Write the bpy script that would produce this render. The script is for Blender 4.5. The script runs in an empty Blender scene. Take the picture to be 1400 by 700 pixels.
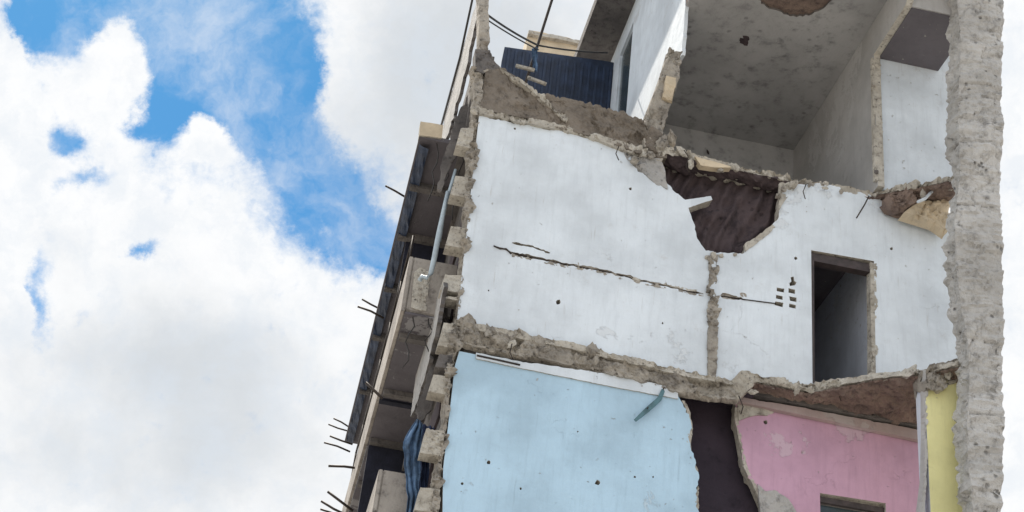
import bpy, bmesh, math, random
from mathutils import Vector, Matrix, noise
from mathutils.geometry import tessellate_polygon
random.seed(7)
sc = bpy.context.scene
COL = sc.collection
# ------------------------------------------------------------------ camera
FPX = 2039.0
EL, AZ, RO = .556, .13, .122
CF = Vector((math.sin(AZ)*math.cos(EL), math.cos(AZ)*math.cos(EL), math.sin(EL)))
_R = Vector((math.cos(AZ), -math.sin(AZ), 0)); _U = _R.cross(CF)
CR = math.cos(RO)*_R + math.sin(RO)*_U
CU = -math.sin(RO)*_R + math.cos(RO)*_U
CP = Vector((-1.44368636, -14.97852542, 1.6))
cd = bpy.data.cameras.new('camera'); cam = bpy.data.objects.new('camera', cd); COL.objects.link(cam)
cd.sensor_width = 36; cd.lens = 36*FPX/1400; cd.clip_start = .1; cd.clip_end = 3000
cam.matrix_world = Matrix(((CR.x, CU.x, -CF.x, CP.x), (CR.y, CU.y, -CF.y, CP.y), (CR.z, CU.z, -CF.z, CP.z), (0, 0, 0, 1)))
sc.camera = cam
# ------------------------------------------------------------------ view, sun
sc.view_settings.view_transform = 'Standard'; sc.view_settings.look = 'None'
sc.view_settings.exposure = 0.55; sc.view_settings.gamma = 1
sc.view_settings.use_curve_mapping = False
SUN_EL, SUN_AZ = math.radians(56), math.radians(-20)      # azimuth from +Y towards +X
sd = Vector((math.sin(SUN_AZ)*math.cos(SUN_EL), math.cos(SUN_AZ)*math.cos(SUN_EL), math.sin(SUN_EL)))
sl = bpy.data.lights.new('sun', 'SUN'); sl.energy = 3.8; sl.angle = math.radians(.6); sl.color = (1, .93, .82)
so = bpy.data.objects.new('sun', sl); COL.objects.link(so)
so.rotation_euler = sd.to_track_quat('Z', 'Y').to_euler(); so.location = (-10, 5, 40)

# ------------------------------------------------------------------ node helper
class NG:
    def __init__(s, tree): s.t = tree; tree.nodes.clear()
    def n(s, typ, **kw):
        nd = s.t.nodes.new(typ)
        for k, v in kw.items(): setattr(nd, k, v)
        return nd
    def put(s, sock, v):
        if v is None: return
        if isinstance(v, bpy.types.NodeSocket): s.t.links.new(v, sock)
        else:
            try: sock.default_value = v
            except Exception: sock.default_value = (*v, 1)[:4]
    def m(s, op, a, b=None, c=None, clamp=False):
        nd = s.n('ShaderNodeMath', operation=op, use_clamp=clamp)
        for i, v in enumerate((a, b, c)): s.put(nd.inputs[i], v)
        return nd.outputs[0]
    def vm(s, op, a, b=None, c=None, out=0):
        nd = s.n('ShaderNodeVectorMath', operation=op)
        for i, v in enumerate((a, b, c)):
            if v is not None: s.put(nd.inputs[i], v)
        return nd.outputs[out]
    def noise(s, vec, scale, detail=6, rough=.55, dist=0, out='Fac'):
        nd = s.n('ShaderNodeTexNoise'); s.put(nd.inputs['Vector'], vec)
        nd.inputs['Scale'].default_value = scale; nd.inputs['Detail'].default_value = detail
        nd.inputs['Roughness'].default_value = rough; nd.inputs['Distortion'].default_value = dist
        return nd.outputs[out]
    def rng(s, v, a, b, c=0., d=1., smooth=True):
        nd = s.n('ShaderNodeMapRange'); nd.interpolation_type = 'SMOOTHSTEP' if smooth else 'LINEAR'
        s.put(nd.inputs[0], v)
        for i, x in enumerate((a, b, c, d)): nd.inputs[i+1].default_value = x
        return nd.outputs[0]
    def mix(s, f, a, b, mode='MIX'):
        nd = s.n('ShaderNodeMix', data_type='RGBA', blend_type=mode)
        s.put(nd.inputs[0], f); s.put(nd.inputs[6], col(a)); s.put(nd.inputs[7], col(b))
        return nd.outputs[2]
def col(c):
    if isinstance(c, (tuple, list)) and len(c) == 3: return (*c, 1)
    return c
# ------------------------------------------------------------------ world: Nishita sky with cumulus clouds
w = bpy.data.worlds.new('World'); sc.world = w; w.use_nodes = True
g = NG(w.node_tree)
out = g.n('ShaderNodeOutputWorld'); bg = g.n('ShaderNodeBackground'); bg.inputs[1].default_value = .1
sky = g.n('ShaderNodeTexSky'); sky.sky_type = 'NISHITA'; sky.sun_disc = False
sky.sun_elevation = SUN_EL; sky.sun_rotation = SUN_AZ; sky.air_density = 1.0; sky.dust_density = .3; sky.ozone_density = 3
tc = g.n('ShaderNodeTexCoord'); dr = tc.outputs['Generated']
# cloud chart: gnomonic chart of the sky round a fixed world direction
K0, K1, K2 = (0.11010775, 0.84220597, 0.52779294), tuple(CR), tuple(CU)
den = g.vm('DOT_PRODUCT', dr, K0, out=1); dcl = g.m('MAXIMUM', den, .08)
cu = g.m('DIVIDE', g.vm('DOT_PRODUCT', dr, K1, out=1), dcl)
cv = g.m('DIVIDE', g.vm('DOT_PRODUCT', dr, K2, out=1), dcl)
cc = g.n('ShaderNodeCombineXYZ'); g.put(cc.inputs[0], cu); g.put(cc.inputs[1], cv); P = cc.outputs[0]
def warp(scale, amp, det=5):
    c = g.noise(P, scale, det, .6, out='Color')
    return g.vm('SCALE', g.vm('SUBTRACT', c, (.5, .5, .5)), None), amp
def warped(base, scale, amp, det=6, rough=.62):
    c = g.noise(P, scale, det, rough, out='Color')
    d = g.vm('SUBTRACT', c, (.5, .5, .5)); nd = g.n('ShaderNodeVectorMath', operation='SCALE')
    g.put(nd.inputs[0], d); nd.inputs[3].default_value = amp
    return g.vm('ADD', base, nd.outputs[0])
PW = warped(warped(P, 9, .035, 5, .55), 34, .030, 8, .70)
def gauss(x, y, rx, ry, a, rot=0):
    mp = g.n('ShaderNodeMapping'); mp.vector_type = 'TEXTURE'
    g.put(mp.inputs[0], PW); mp.inputs[1].default_value = ((x-700)/FPX, (350-y)/FPX, 0)
    mp.inputs[2].default_value = (0, 0, math.radians(rot)); mp.inputs[3].default_value = (rx/FPX, ry/FPX, 1)
    d2 = g.vm('DOT_PRODUCT', mp.outputs[0], mp.outputs[0], out=1)
    return g.m('MULTIPLY', g.m('EXPONENT', g.m('MULTIPLY', d2, -1)), a)
def field(lst):
    r = None
    for b in lst:
        v = gauss(*b); r = v if r is None else g.m('ADD', r, v)
    return r
bf = field([(305, 60, 130, 115, 1.1), (380, 170, 95, 85, .8, -35), (455, 265, 75, 70, .9, -35), (505, 335, 42, 42, .8, -30), (215, 160, 40, 38, .45),
            (70, 8, 110, 60, 1.45, 18), (74, 184, 40, 22, .50), (108, 234, 34, 14, .36), (46, 400, 20, 60, .62), (200, 345, 30, 10, .46, 25), (10, 380, 26, 500, -1.3), (180, 175, 24, 16, .35), (360, 90, 90, 90, .25), (225, 20, 40, 60, .6),
            (285, 182, 34, 32, -.95), (270, 60, 34, 26, -.72, 40), (160, 85, 48, 70, -.9), (455, 308, 26, 12, -.35, -45), (345, 225, 60, 30, -.45, -35), (400, 20, 60, 60, -.25), (480, 120, 50, 110, -.6)])
wn = g.noise(warped(P, 20, .03), 30, 10, .62)
w2 = g.noise(warped(P, 40, .012), 95, 8, .65)
bf = g.m('ADD', g.m('ADD', bf, g.m('MULTIPLY', g.m('SUBTRACT', wn, .5), .75)), g.m('MULTIPLY', g.m('SUBTRACT', w2, .5), .4))
bl = g.rng(bf, .06, .56)
# far side of the sky: broken cloud
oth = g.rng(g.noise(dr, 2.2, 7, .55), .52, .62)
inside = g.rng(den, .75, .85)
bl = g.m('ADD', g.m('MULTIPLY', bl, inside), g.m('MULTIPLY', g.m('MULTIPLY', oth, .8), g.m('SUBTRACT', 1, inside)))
wisp = g.rng(g.noise(warped(P, 6, .12), 11, 8, .62), .42, .76, 0, .55)
bl = g.m('MULTIPLY', bl, g.m('SUBTRACT', 1, wisp))
grey = field([(215, 480, 230, 90, .75), (130, 640, 240, 90, .55), (330, 600, 160, 130, .5), (560, 110, 130, 200, .8), (720, 60, 160, 160, .7), (90, 330, 60, 40, .3)])
gn = g.m('ADD', grey, g.m('MULTIPLY', g.m('SUBTRACT', g.noise(warped(P, 8, .05), 10, 8, .62), .5), 1.3))
gn = g.rng(gn, 0, 1.1)
relief = g.rng(g.noise(PW, 26, 9, .66), .40, .68)
cl = g.mix(gn, (6.8, 6.85, 6.9), (4.6, 4.85, 5.1))
cl = g.mix(g.m('MULTIPLY', relief, .42), cl, (4.9, 5.4, 6.0))
boost = g.n('ShaderNodeVectorMath', operation='SCALE'); g.put(boost.inputs[0], cl); g.put(boost.inputs[3], g.rng(den, .45, .86, 1.22, 1.0)); cl = boost.outputs[0]  # clouds away from the view brightened to add light on the walls
deep = g.mix(1.0, sky.outputs[0], (.30, .71, .86), 'MULTIPLY')
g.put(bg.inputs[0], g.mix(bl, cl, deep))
g.t.links.new(bg.outputs[0], out.inputs[0])

# ------------------------------------------------------------------ materials
def bsdf(name):
    m = bpy.data.materials.new(name); m.use_nodes = True
    g = NG(m.node_tree); o = g.n('ShaderNodeOutputMaterial'); b = g.n('ShaderNodeBsdfPrincipled')
    g.t.links.new(b.outputs[0], o.inputs[0])
    g.co = g.n('ShaderNodeTexCoord').outputs['Object']; g.b = b; g.mat = m
    return g
def bump(g, h, dist, strength=1.0):
    bn = g.n('ShaderNodeBump'); bn.inputs['Strength'].default_value = strength; bn.inputs['Distance'].default_value = dist
    g.put(bn.inputs['Height'], h); g.t.links.new(bn.outputs[0], g.b.inputs['Normal'])
def scaled(g, v):
    mp = g.n('ShaderNodeMapping'); g.put(mp.inputs[0], g.co); mp.inputs[3].default_value = v; return mp.outputs[0]
def paint(name, c, dirt=(.33, .30, .26), dirty=.5, chip=(.42, .40, .37), chipt=.675):
    g = bsdf(name)
    big = g.rng(g.noise(g.co, .9, 5, .6), .35, .68)
    c2 = tuple(x*.82 for x in c); c3 = tuple(min(.9, x*1.05+.01) for x in c)
    k = g.mix(big, c3, c2)
    roll = g.noise(scaled(g, (9, 9, 1.1)), 1.6, 5, .65)
    k = g.mix(g.rng(roll, .45, .75, 0, .35), k, tuple(x*.74 for x in c))
    st = g.noise(scaled(g, (14, 14, .7)), 1.1, 6, .7)
    k = g.mix(g.rng(st, .60, .80, 0, dirty*.55), k, dirt)
    sm = g.rng(g.noise(g.co, 2.6, 9, .74), .56, .80, 0, dirty*.9)
    k = g.mix(sm, k, dirt)
    # plaster chips and pocks
    pk = g.rng(g.noise(g.co, 13, 6, .6), chipt, chipt+.02, smooth=False)
    k = g.mix(g.m('MULTIPLY', pk, .7), k, chip)
    mp2 = g.n('ShaderNodeMapping'); g.put(mp2.inputs[0], g.co); mp2.inputs[2].default_value = (0, math.radians(-50), 0); mp2.inputs[3].default_value = (26, 1, 1.6)
    rub = g.m('MULTIPLY', g.rng(g.noise(mp2.outputs[0], 1.0, 4, .6), .60, .70), g.rng(g.noise(g.co, 1.6, 4), .50, .60))
    k = g.mix(g.m('MULTIPLY', rub, .28), k, dirt)
    pl = g.noise(g.co, .55, 9, .66, .4)
    peel = g.m('MULTIPLY', g.rng(pl, .605, .615), g.rng(g.noise(g.co, 5, 6, .7), .42, .47))
    k = g.mix(g.m('MULTIPLY', peel, .55), k, tuple(min(.8, x*.5+.30) for x in c))
    pale = g.m('MULTIPLY', g.rng(g.noise(scaled(g, (30, 30, 1.3)), 1.3, 5, .65), .62, .74), g.rng(g.noise(g.co, 1.1, 4), .45, .6))
    k = g.mix(g.m('MULTIPLY', pale, .35), k, tuple(min(.85, x*1.2+.06) for x in c))
    fine = g.rng(g.noise(g.co, 30, 4, .7), .60, .80, 0, .35)
    k = g.mix(fine, k, dirt)
    # hairline cracks
    v = g.n('ShaderNodeTexVoronoi', feature='DISTANCE_TO_EDGE'); 
    nw = g.noise(g.co, 3, 5, .6, out='Color'); ws = g.n('ShaderNodeVectorMath', operation='SCALE'); g.put(ws.inputs[0], nw); ws.inputs[3].default_value = .9
    g.put(v.inputs['Vector'], g.vm('ADD', g.co, ws.outputs[0])); v.inputs['Scale'].default_value = .75
    ck = g.m('MULTIPLY', g.rng(v.outputs['Distance'], .0, .006, 1, 0, False), g.rng(g.noise(g.co, 1.3, 3), .55, .64))
    k = g.mix(g.m('MULTIPLY', ck, .22), k, dirt)
    # slanted scratches
    mp = g.n('ShaderNodeMapping'); g.put(mp.inputs[0], g.co); mp.inputs[2].default_value = (0, math.radians(38), 0); mp.inputs[3].default_value = (40, 1, 2.2)
    scr = g.m('MULTIPLY', g.rng(g.noise(mp.outputs[0], 1.0, 3, .5), .69, .74), g.rng(g.noise(g.co, 2, 3), .52, .6))
    k = g.mix(g.m('MULTIPLY', scr, .4), k, dirt)
    g.put(g.b.inputs['Base Color'], k); g.b.inputs['Roughness'].default_value = .75
    h = g.m('ADD', g.m('MULTIPLY', g.noise(g.co, 7, 8, .6), 1), g.m('MULTIPLY', pk, -.5))
    h = g.m('ADD', h, g.m('MULTIPLY', peel, -.35)); h = g.m('ADD', h, g.m('MULTIPLY', g.noise(g.co, 1.4, 3, .5), 2.5))
    h = g.m('ADD', h, g.m('MULTIPLY', ck, -.25))
    bump(g, h, .012)
    return g.mat
def rubble(name, a, b, c, scale=9, dist=.03, holes=.5):
    g = bsdf(name)
    n1 = g.noise(g.co, scale*.25, 7, .62); n2 = g.noise(g.co, scale, 8, .7)
    k = g.mix(g.rng(n1, .35, .66), a, b)
    k = g.mix(g.rng(n2, .50, .72, 0, .85), k, c)
    v = g.n('ShaderNodeTexVoronoi', feature='F1'); g.put(v.inputs['Vector'], warpv(g, 6, .06)); v.inputs['Scale'].default_value = scale*1.8
    pit = g.rng(v.outputs['Distance'], .06, .34, 1, 0)
    pm = g.m('MULTIPLY', pit, g.rng(g.noise(g.co, scale*.6, 3), .48, .62))
    k = g.mix(g.m('MULTIPLY', pm, holes), k, tuple(x*.35 for x in c))
    g.put(g.b.inputs['Base Color'], k); g.b.inputs['Roughness'].default_value = .92
    h = g.m('ADD', g.m('MULTIPLY', n2, 1.0), g.m('MULTIPLY', pm, -.5))
    h = g.m('ADD', h, g.m('MULTIPLY', g.noise(g.co, scale*5, 4, .6), .35))
    bump(g, h, dist)
    return g.mat
def warpv(g, scale, amp):
    c = g.noise(g.co, scale, 4, .6, out='Color'); nd = g.n('ShaderNodeVectorMath', operation='SCALE')
    g.put(nd.inputs[0], c); nd.inputs[3].default_value = amp
    return g.vm('ADD', g.co, nd.outputs[0])
def plain(name, c, rough=.7, var=.25, scale=6, dist=.004, metal=0):
    g = bsdf(name)
    k = g.mix(g.rng(g.noise(g.co, scale, 7, .65), .35, .7), tuple(x*(1-var) for x in c), tuple(min(1, x*(1+var*.5)) for x in c))
    k = g.mix(g.rng(g.noise(g.co, scale*4, 5, .7), .58, .75, 0, .4), k, tuple(x*.5 for x in c))
    g.put(g.b.inputs['Base Color'], k); g.b.inputs['Roughness'].default_value = rough; g.b.inputs['Metallic'].default_value = metal
    bump(g, g.noise(g.co, scale*3, 6, .6), dist)
    return g.mat
M = {}
M['white'] = paint('white_wall_paint', (.69, .75, .81), dirty=.45)
M['blue'] = paint('sky_blue_wall_paint', (.45, .63, .775), dirt=(.26, .36, .44), dirty=.45)
M['pink'] = paint('pink_wall_paint', (.56, .335, .455), dirt=(.36, .22, .30), dirty=.75)
M['yellow'] = paint('yellow_wall_paint', (.76, .72, .36), dirt=(.5, .46, .25), dirty=.3)
M['cream'] = paint('greyed_cream_wall_paint', (.44, .43, .42), dirt=(.28, .26, .24), dirty=.5)
M['ceil'] = rubble('stained_grey_ceiling_plaster', (.46, .46, .465), (.35, .35, .355), (.20, .20, .205), 4, .012, .5)
M['dim_shade'] = paint('dark_purple_grey_shade', (.115, .105, .12), dirt=(.1, .09, .1), dirty=.5)  # shade of soffits, galleries and doorway interior put into the colour
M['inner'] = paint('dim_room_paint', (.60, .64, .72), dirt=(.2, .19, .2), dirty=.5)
M['conc'] = rubble('broken_concrete', (.46, .42, .365), (.27, .245, .215), (.10, .088, .078), 9, .05, .8)
M['concd'] = rubble('dark_weathered_concrete', (.175, .16, .152), (.10, .092, .09), (.05, .046, .046), 7, .035)
M['laterite'] = rubble('brown_broken_soffit', (.27, .20, .165), (.165, .12, .105), (.075, .055, .05), 8, .05)
M['concb'] = rubble('brownish_concrete', (.25, .215, .18), (.17, .145, .12), (.09, .075, .062), 7, .04)
M['edge'] = rubble('pale_broken_plaster_edge', (.60, .565, .50), (.43, .395, .34), (.19, .16, .135), 13, .04, .7)
M['beam'] = paint('dusty_pink_brown_beam_paint', (.42, .33, .32), dirt=(.2, .15, .14), dirty=.8)
M['parapet'] = rubble('stained_parapet_render', (.40, .365, .33), (.24, .215, .195), (.10, .088, .08), 5, .02, .5)
M['pillar'] = rubble('warm_grey_pillar_render', (.60, .585, .565), (.46, .445, .425), (.22, .21, .20), 6, .06, .75)
M['grey'] = rubble('grey_cement_render', (.52, .505, .49), (.40, .39, .38), (.19, .185, .18), 7, .06, .8)
M['hollow_shade'] = rubble('dark_blockwork_and_shade', (.085, .062, .066), (.052, .038, .044), (.028, .02, .025), 5, .03)  # dark blockwork; also painted shade for hollows and openings
M['tarp'] = plain('dark_blue_sheet', (.022, .040, .085), .6, .4, 4, .01)
M['void_shade'] = plain('near_black_blue_void_shade', (.016, .018, .034), .9, .4, 4, .01)  # near-black colour paints the shade of the gallery openings
M['cloth'] = plain('faded_blue_cloth', (.085, .155, .27), .85, .6, 5, .01)
M['purple'] = rubble('dark_purple_room_shade', (.060, .044, .062), (.040, .030, .044), (.022, .016, .025), 4, .03)  # shade of the unlit gap painted as a dark room colour
M['navy'] = plain('navy_cloth', (.02, .035, .09), .85, .4, 5, .01)
M['steel'] = plain('rusty_steel', (.05, .038, .032), .6, .4, 12, .002, .4)
M['cable'] = plain('black_cable_sheath', (.025, .022, .02), .5, .2, 12, .001)
M['pipe'] = plain('pale_blue_pipe_plastic', (.42, .50, .56), .5, .2, 8, .002)
M['teal'] = plain('teal_painted_batten', (.08, .17, .20), .6, .3, 10, .004)
M['beige'] = plain('sunlit_beige_render', (.62, .52, .38), .85, .2, 3, .01)
M['glass'] = plain('dark_window_glass', (.05, .07, .08), .15, .3, 2, .001)
M['wood'] = plain('dark_door_frame_wood', (.06, .045, .045), .6, .4, 9, .004)
M['dirt'] = rubble('dusty_ground', (.42, .40, .37), (.33, .31, .28), (.22, .2, .18), 3, .03)
M['curtain'] = plain('pale_blue_shutter', (.36, .44, .50), .7, .2, 5, .006)

# ------------------------------------------------------------------ geometry helpers
AX = dict(x=0, y=1, z=2)
def U(x, y, k, v):
    """point of the plane <axis k> = v seen in the photograph at pixel x, y"""
    r = CF*FPX + CR*(x-700) + CU*(350-y); i = AX[k]
    return CP + r*((v-CP[i])/r[i])
def mesh_obj(name, verts, faces, mats, parent=None, midx=None, smooth=False):
    me = bpy.data.meshes.new(name); me.from_pydata([tuple(v) for v in verts], [], faces)
    for m in (mats if isinstance(mats, (list, tuple)) else [mats]): me.materials.append(m)
    if midx: me.polygons.foreach_set('material_index', midx)
    bm = bmesh.new(); bm.from_mesh(me); bmesh.ops.recalc_face_normals(bm, faces=bm.faces); bm.to_mesh(me); bm.free()
    if smooth: me.polygons.foreach_set('use_smooth', [True]*len(me.polygons))
    o = bpy.data.objects.new(name, me); COL.objects.link(o)
    if parent:
        o.parent = parent; o.matrix_parent_inverse = parent_inv(parent)
    return o
def world_of(p):
    m = p.matrix_basis.copy()
    return (world_of(p.parent) @ p.matrix_parent_inverse @ m) if p.parent else m
def parent_inv(p): return world_of(p).inverted()
def empty(name, loc, label, cat, group=None):
    o = bpy.data.objects.new(name, None); COL.objects.link(o); o.location = loc; o.empty_display_size = .3
    o['label'] = label; o['category'] = cat
    if group: o['group'] = group
    return o
def tag(o, label, cat, group=None):
    o['label'] = label; o['category'] = cat
    if group: o['group'] = group
    return o
def jag(pts, amp=2.0, step=4.0, closed=False):
    """densify a pixel path; a point's third value is the roughness (px) of the segment it starts"""
    res = []; n = len(pts)
    for i in range(n if closed else n-1):
        a, b = pts[i], pts[(i+1) % n]; am = a[2] if len(a) > 2 else amp
        L = math.hypot(b[0]-a[0], b[1]-a[1])
        if am <= 0: res.append((a[0], a[1])); continue
        k = max(1, int(L/step)); nx, ny = -(b[1]-a[1])/max(L, 1e-6), (b[0]-a[0])/max(L, 1e-6)
        for j in range(k):
            t = j/k; x = a[0]+(b[0]-a[0])*t; y = a[1]+(b[1]-a[1])*t
            d = am*(noise.noise(Vector((x*.06, y*.06, 3)))*1.3+noise.noise(Vector((x*.25, y*.25, 7)))*.9+random.uniform(-.35, .35))
            if j == 0: d *= .3
            res.append((x+nx*d, y+ny*d))
    if not closed: res.append((pts[-1][0], pts[-1][1]))
    return res
def solid(name, loops, off, mf, me_, parent=None):
    """planar outline (first loop, further loops are holes) given a thickness"""
    flat = [v for l in loops for v in l]; n = len(flat)
    tris = tessellate_polygon(loops)
    verts = list(flat)+[v+off for v in flat]; faces = []; mi = []
    for t in tris: faces.append(tuple(t)); mi.append(0)
    for t in tris: faces.append(tuple(i+n for i in reversed(t))); mi.append(0)
    s = 0
    for l in loops:
        k = len(l)
        for i in range(k):
            a, b = s+i, s+(i+1) % k; faces.append((a, b, b+n, a+n)); mi.append(1)
        s += k
    return mesh_obj(name, verts, faces, [mf, me_], parent, mi)
def pane_loop(px, k, v): return [U(x, y, k, v) for x, y in px]
def wall(name, px, k, v, th, mf, me_, parent, holes=(), amp=0, step=4):
    """th along +axis k"""
    off = Vector((0, 0, 0)); off[AX[k]] = th
    loops = [pane_loop(jag([p if len(p) > 2 else (*p, amp) for p in px], amp, step, True), k, v)]
    for h in holes: loops.append(pane_loop(h, k, v))
    return solid(name, loops, off, mf, me_, parent)
def box(name, x0, x1, y0, y1, z0, z1, m, parent=None, bev=0):
    vs = [(x, y, z) for x in (x0, x1) for y in (y0, y1) for z in (z0, z1)]
    fs = [(0, 1, 3, 2), (4, 6, 7, 5), (0, 4, 5, 1), (2, 3, 7, 6), (0, 2, 6, 4), (1, 5, 7, 3)]
    o = mesh_obj(name, vs, fs, m, parent)
    if bev:
        bm = bmesh.new(); bm.from_mesh(o.data); bmesh.ops.bevel(bm, geom=bm.edges[:], offset=bev, segments=2, affect='EDGES'); bm.to_mesh(o.data); bm.free()
    return o
def fb(p, s, o=4):
    return noise.fractal(p*s, 1.0, 2.1, o)
def chunky(p, s):
    d, q = noise.voronoi(p*s+Vector((fb(p, s*.8), fb(p+Vector((9, 0, 0)), s*.8), 0))*.6)
    return (noise.cell(q[0]*5.37)-.5)*1.1 - .5*math.exp(-((d[1]-d[0])/.12)**2)
def resample(pts, n):
    L = [0]
    for a, b in zip(pts, pts[1:]): L.append(L[-1]+(b-a).length)
    res = []; j = 0
    for i in range(n):
        t = L[-1]*i/(n-1)
        while j < len(pts)-2 and L[j+1] < t: j += 1
        seg = max(L[j+1]-L[j], 1e-9); res.append(pts[j].lerp(pts[j+1], min(1, max(0, (t-L[j])/seg))))
    return res
def band(name, A, B, back, m, parent, amp=.03, freq=6, res=.03, rows=None, bulge=0., edge=1.0):
    """rough broken solid: displaced front between curves A and B, closed backwards by vector back"""
    la = sum((b-a).length for a, b in zip(A, A[1:])); n = max(6, int(la/res))
    A = resample(A, n); B = resample(B, n)
    h = sum((a-b).length for a, b in zip(A, B))/n; rows = rows or max(3, int(h/res)+1)
    bk = max(2, min(6, int(back.length/.06)))
    bn = back.normalized(); ring = []
    for i in range(n):
        a, b = A[i], B[i]; sec = []
        up = (a-b).normalized() if (a-b).length > 1e-6 else Vector((0, 0, 1))
        for k in range(bk, 0, -1): sec.append((a+back*(k/bk), up*.5 if k < bk else None))
        for k in range(rows):
            t = k/(rows-1); p = a.lerp(b, t) - bn*bulge*math.sin(math.pi*t); d = -bn
            if t < .12: d = (-bn+up*edge).normalized()
            if t > .88: d = (-bn-up*edge).normalized()
            sec.append((p, d))
        for k in range(1, bk+1): sec.append((b+back*(k/bk), -up*.5 if k < bk else None))
        av = amp*(.30+1.25*max(0, .45+1.1*fb(a, .9+freq*.22, 3)))
        ring.append([p if d is None else p+d*av*(fb(p, freq*.6)*1.2+.7*chunky(p, freq*.9)+.28*chunky(p, freq*3.1)+.35*fb(p, freq*5, 2)+.22) for p, d in sec])
    k = len(ring[0]); verts = [v for r in ring for v in r]; faces = []
    for i in range(n-1):
        for j in range(k):
            j2 = (j+1) % k; faces.append((i*k+j, (i+1)*k+j, (i+1)*k+j2, i*k+j2))
    faces.append(tuple(range(k))); faces.append(tuple((n-1)*k+j for j in reversed(range(k))))
    return mesh_obj(name, verts, faces, m, parent)
def pband(name, Apx, Bpx, k, v, back, m, parent, **kw):
    return band(name, [U(x, y, k, v) for x, y in Apx], [U(x, y, k, v) for x, y in Bpx], Vector(back), m, parent, **kw)
def tube(name, pts, r, m, parent=None, seg=8):
    verts = []; faces = []
    for i, p in enumerate(pts):
        d = (pts[min(i+1, len(pts)-1)]-pts[max(i-1, 0)]).normalized()
        s = d.cross(Vector((.3, .2, 1))).normalized(); t = d.cross(s)
        rr = r[i] if isinstance(r, (list, tuple)) else r
        for k in range(seg):
            a = 2*math.pi*k/seg; verts.append(p+(s*math.cos(a)+t*math.sin(a))*rr)
    for i in range(len(pts)-1):
        for k in range(seg):
            k2 = (k+1) % seg; faces.append((i*seg+k, i*seg+k2, (i+1)*seg+k2, (i+1)*seg+k))
    faces.append(tuple(range(seg))); faces.append(tuple((len(pts)-1)*seg+k for k in reversed(range(seg))))
    return mesh_obj(name, verts, faces, m, parent, smooth=True)
def chunk(name, c, r, m, parent=None, sx=1, sy=1, sz=1, seed=0):
    bm = bmesh.new(); bmesh.ops.create_icosphere(bm, subdivisions=3, radius=1)
    for v in bm.verts:
        p = v.co.copy(); q = Vector((round(p.x*1.6)/1.6, round(p.y*1.6)/1.6, round(p.z*1.6)/1.6)); p = p.lerp(q, .45)
        p *= 1+.35*fb(v.co+Vector((seed*3.1, 0, 0)), 1.3)
        v.co = Vector((p.x*sx, p.y*sy, p.z*sz))*r
    me = bpy.data.meshes.new(name); bm.to_mesh(me); bm.free(); me.materials.append(m)
    o = bpy.data.objects.new(name, me); COL.objects.link(o); o.location = c
    o.rotation_euler = (seed*.7, seed*1.3, seed*2.1)
    if parent: o.parent = parent; o.matrix_parent_inverse = parent_inv(parent)
    return o

# ------------------------------------------------------------------ levels (metres)
ZS = 9.99; Z1 = 12.99; ZC = 15.74; TH = .16
# ground
bm = bmesh.new(); bmesh.ops.create_grid(bm, x_segments=60, y_segments=60, size=1)
for v in bm.verts:
    v.co = Vector((v.co.x*abs(v.co.x)**1.5*1500, v.co.y*abs(v.co.y)**1.5*1500, 0)); v.co.z = .06*fb(v.co, .25) if v.co.length < 60 else 0
me = bpy.data.meshes.new('ground'); bm.to_mesh(me); bm.free(); me.materials.append(M['dirt'])
gr = bpy.data.objects.new('ground', me); COL.objects.link(gr); gr['kind'] = 'structure'; gr.location.z = -.1

# ================================================================== THE RUINED BUILDING
B = empty('ruined_building', (2.7, 0, 0), 'half-demolished concrete apartment block with white, blue, pink and yellow rooms torn open', 'building')
def spot(x, y, r=2.2, n=7):
    return [(x+r*random.uniform(.7, 1.2)*math.cos(6.283*i/n), y+r*random.uniform(.7, 1.2)*math.sin(6.283*i/n)) for i in range(n)]
def groove(path, w, amp=1.2, step=3):
    """closed jagged loop round a pixel path"""
    up, lo = [], []
    d = jag([(x, y, amp) for x, y in path], amp, step)
    for i, (x, y) in enumerate(d):
        t = i/(len(d)-1); ww = w*(.35+.65*abs(noise.noise(Vector((x*.07, y*.05, 2)))*1.6+.4))*min(1, t*12+.15, (1-t)*12+.15)
        up.append((x, y-ww/2-.3)); lo.append((x, y+ww/2+.3))
    return up+lo[::-1]
# white wall, upper storey
door = [(1109, 342), (1195, 357), (1198, 544), (1111, 531)]
vents = [[(1062, 393), (1072, 395), (1072, 400), (1062, 398)], [(1061, 403), (1070, 405), (1070, 410), (1061, 408)],
         [(1060, 412), (1071, 414), (1070, 420), (1059, 417)], [(1078, 394), (1087, 396), (1087, 402), (1078, 400)],
         [(1079, 405), (1089, 407), (1089, 413), (1080, 411)], [(1079, 415), (1088, 417), (1088, 422), (1079, 420)],
         [(1081, 379), (1085, 378), (1086, 384), (1089, 386), (1087, 390), (1080, 391), (1079, 387), (1082, 385)]]
spots = [spot(763, 413, 4), spot(862, 258, 2.2), spot(704, 176, 1.8), spot(1088, 353, 2.2), spot(906, 442, 1.5), spot(668, 397, 1.4), spot(1219, 340, 2.2), spot(860, 489, 1.6)]
g1 = groove([(677, 337), (690, 341), (702, 347), (735, 353), (775, 361), (830, 371), (880, 384), (920, 393), (962, 402)], 4.5)
g2 = groove([(700, 332), (716, 335), (731, 339), (752, 346)], 2.8)
g3 = groove([(985, 404), (1000, 406), (1016, 409)], 7)
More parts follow.
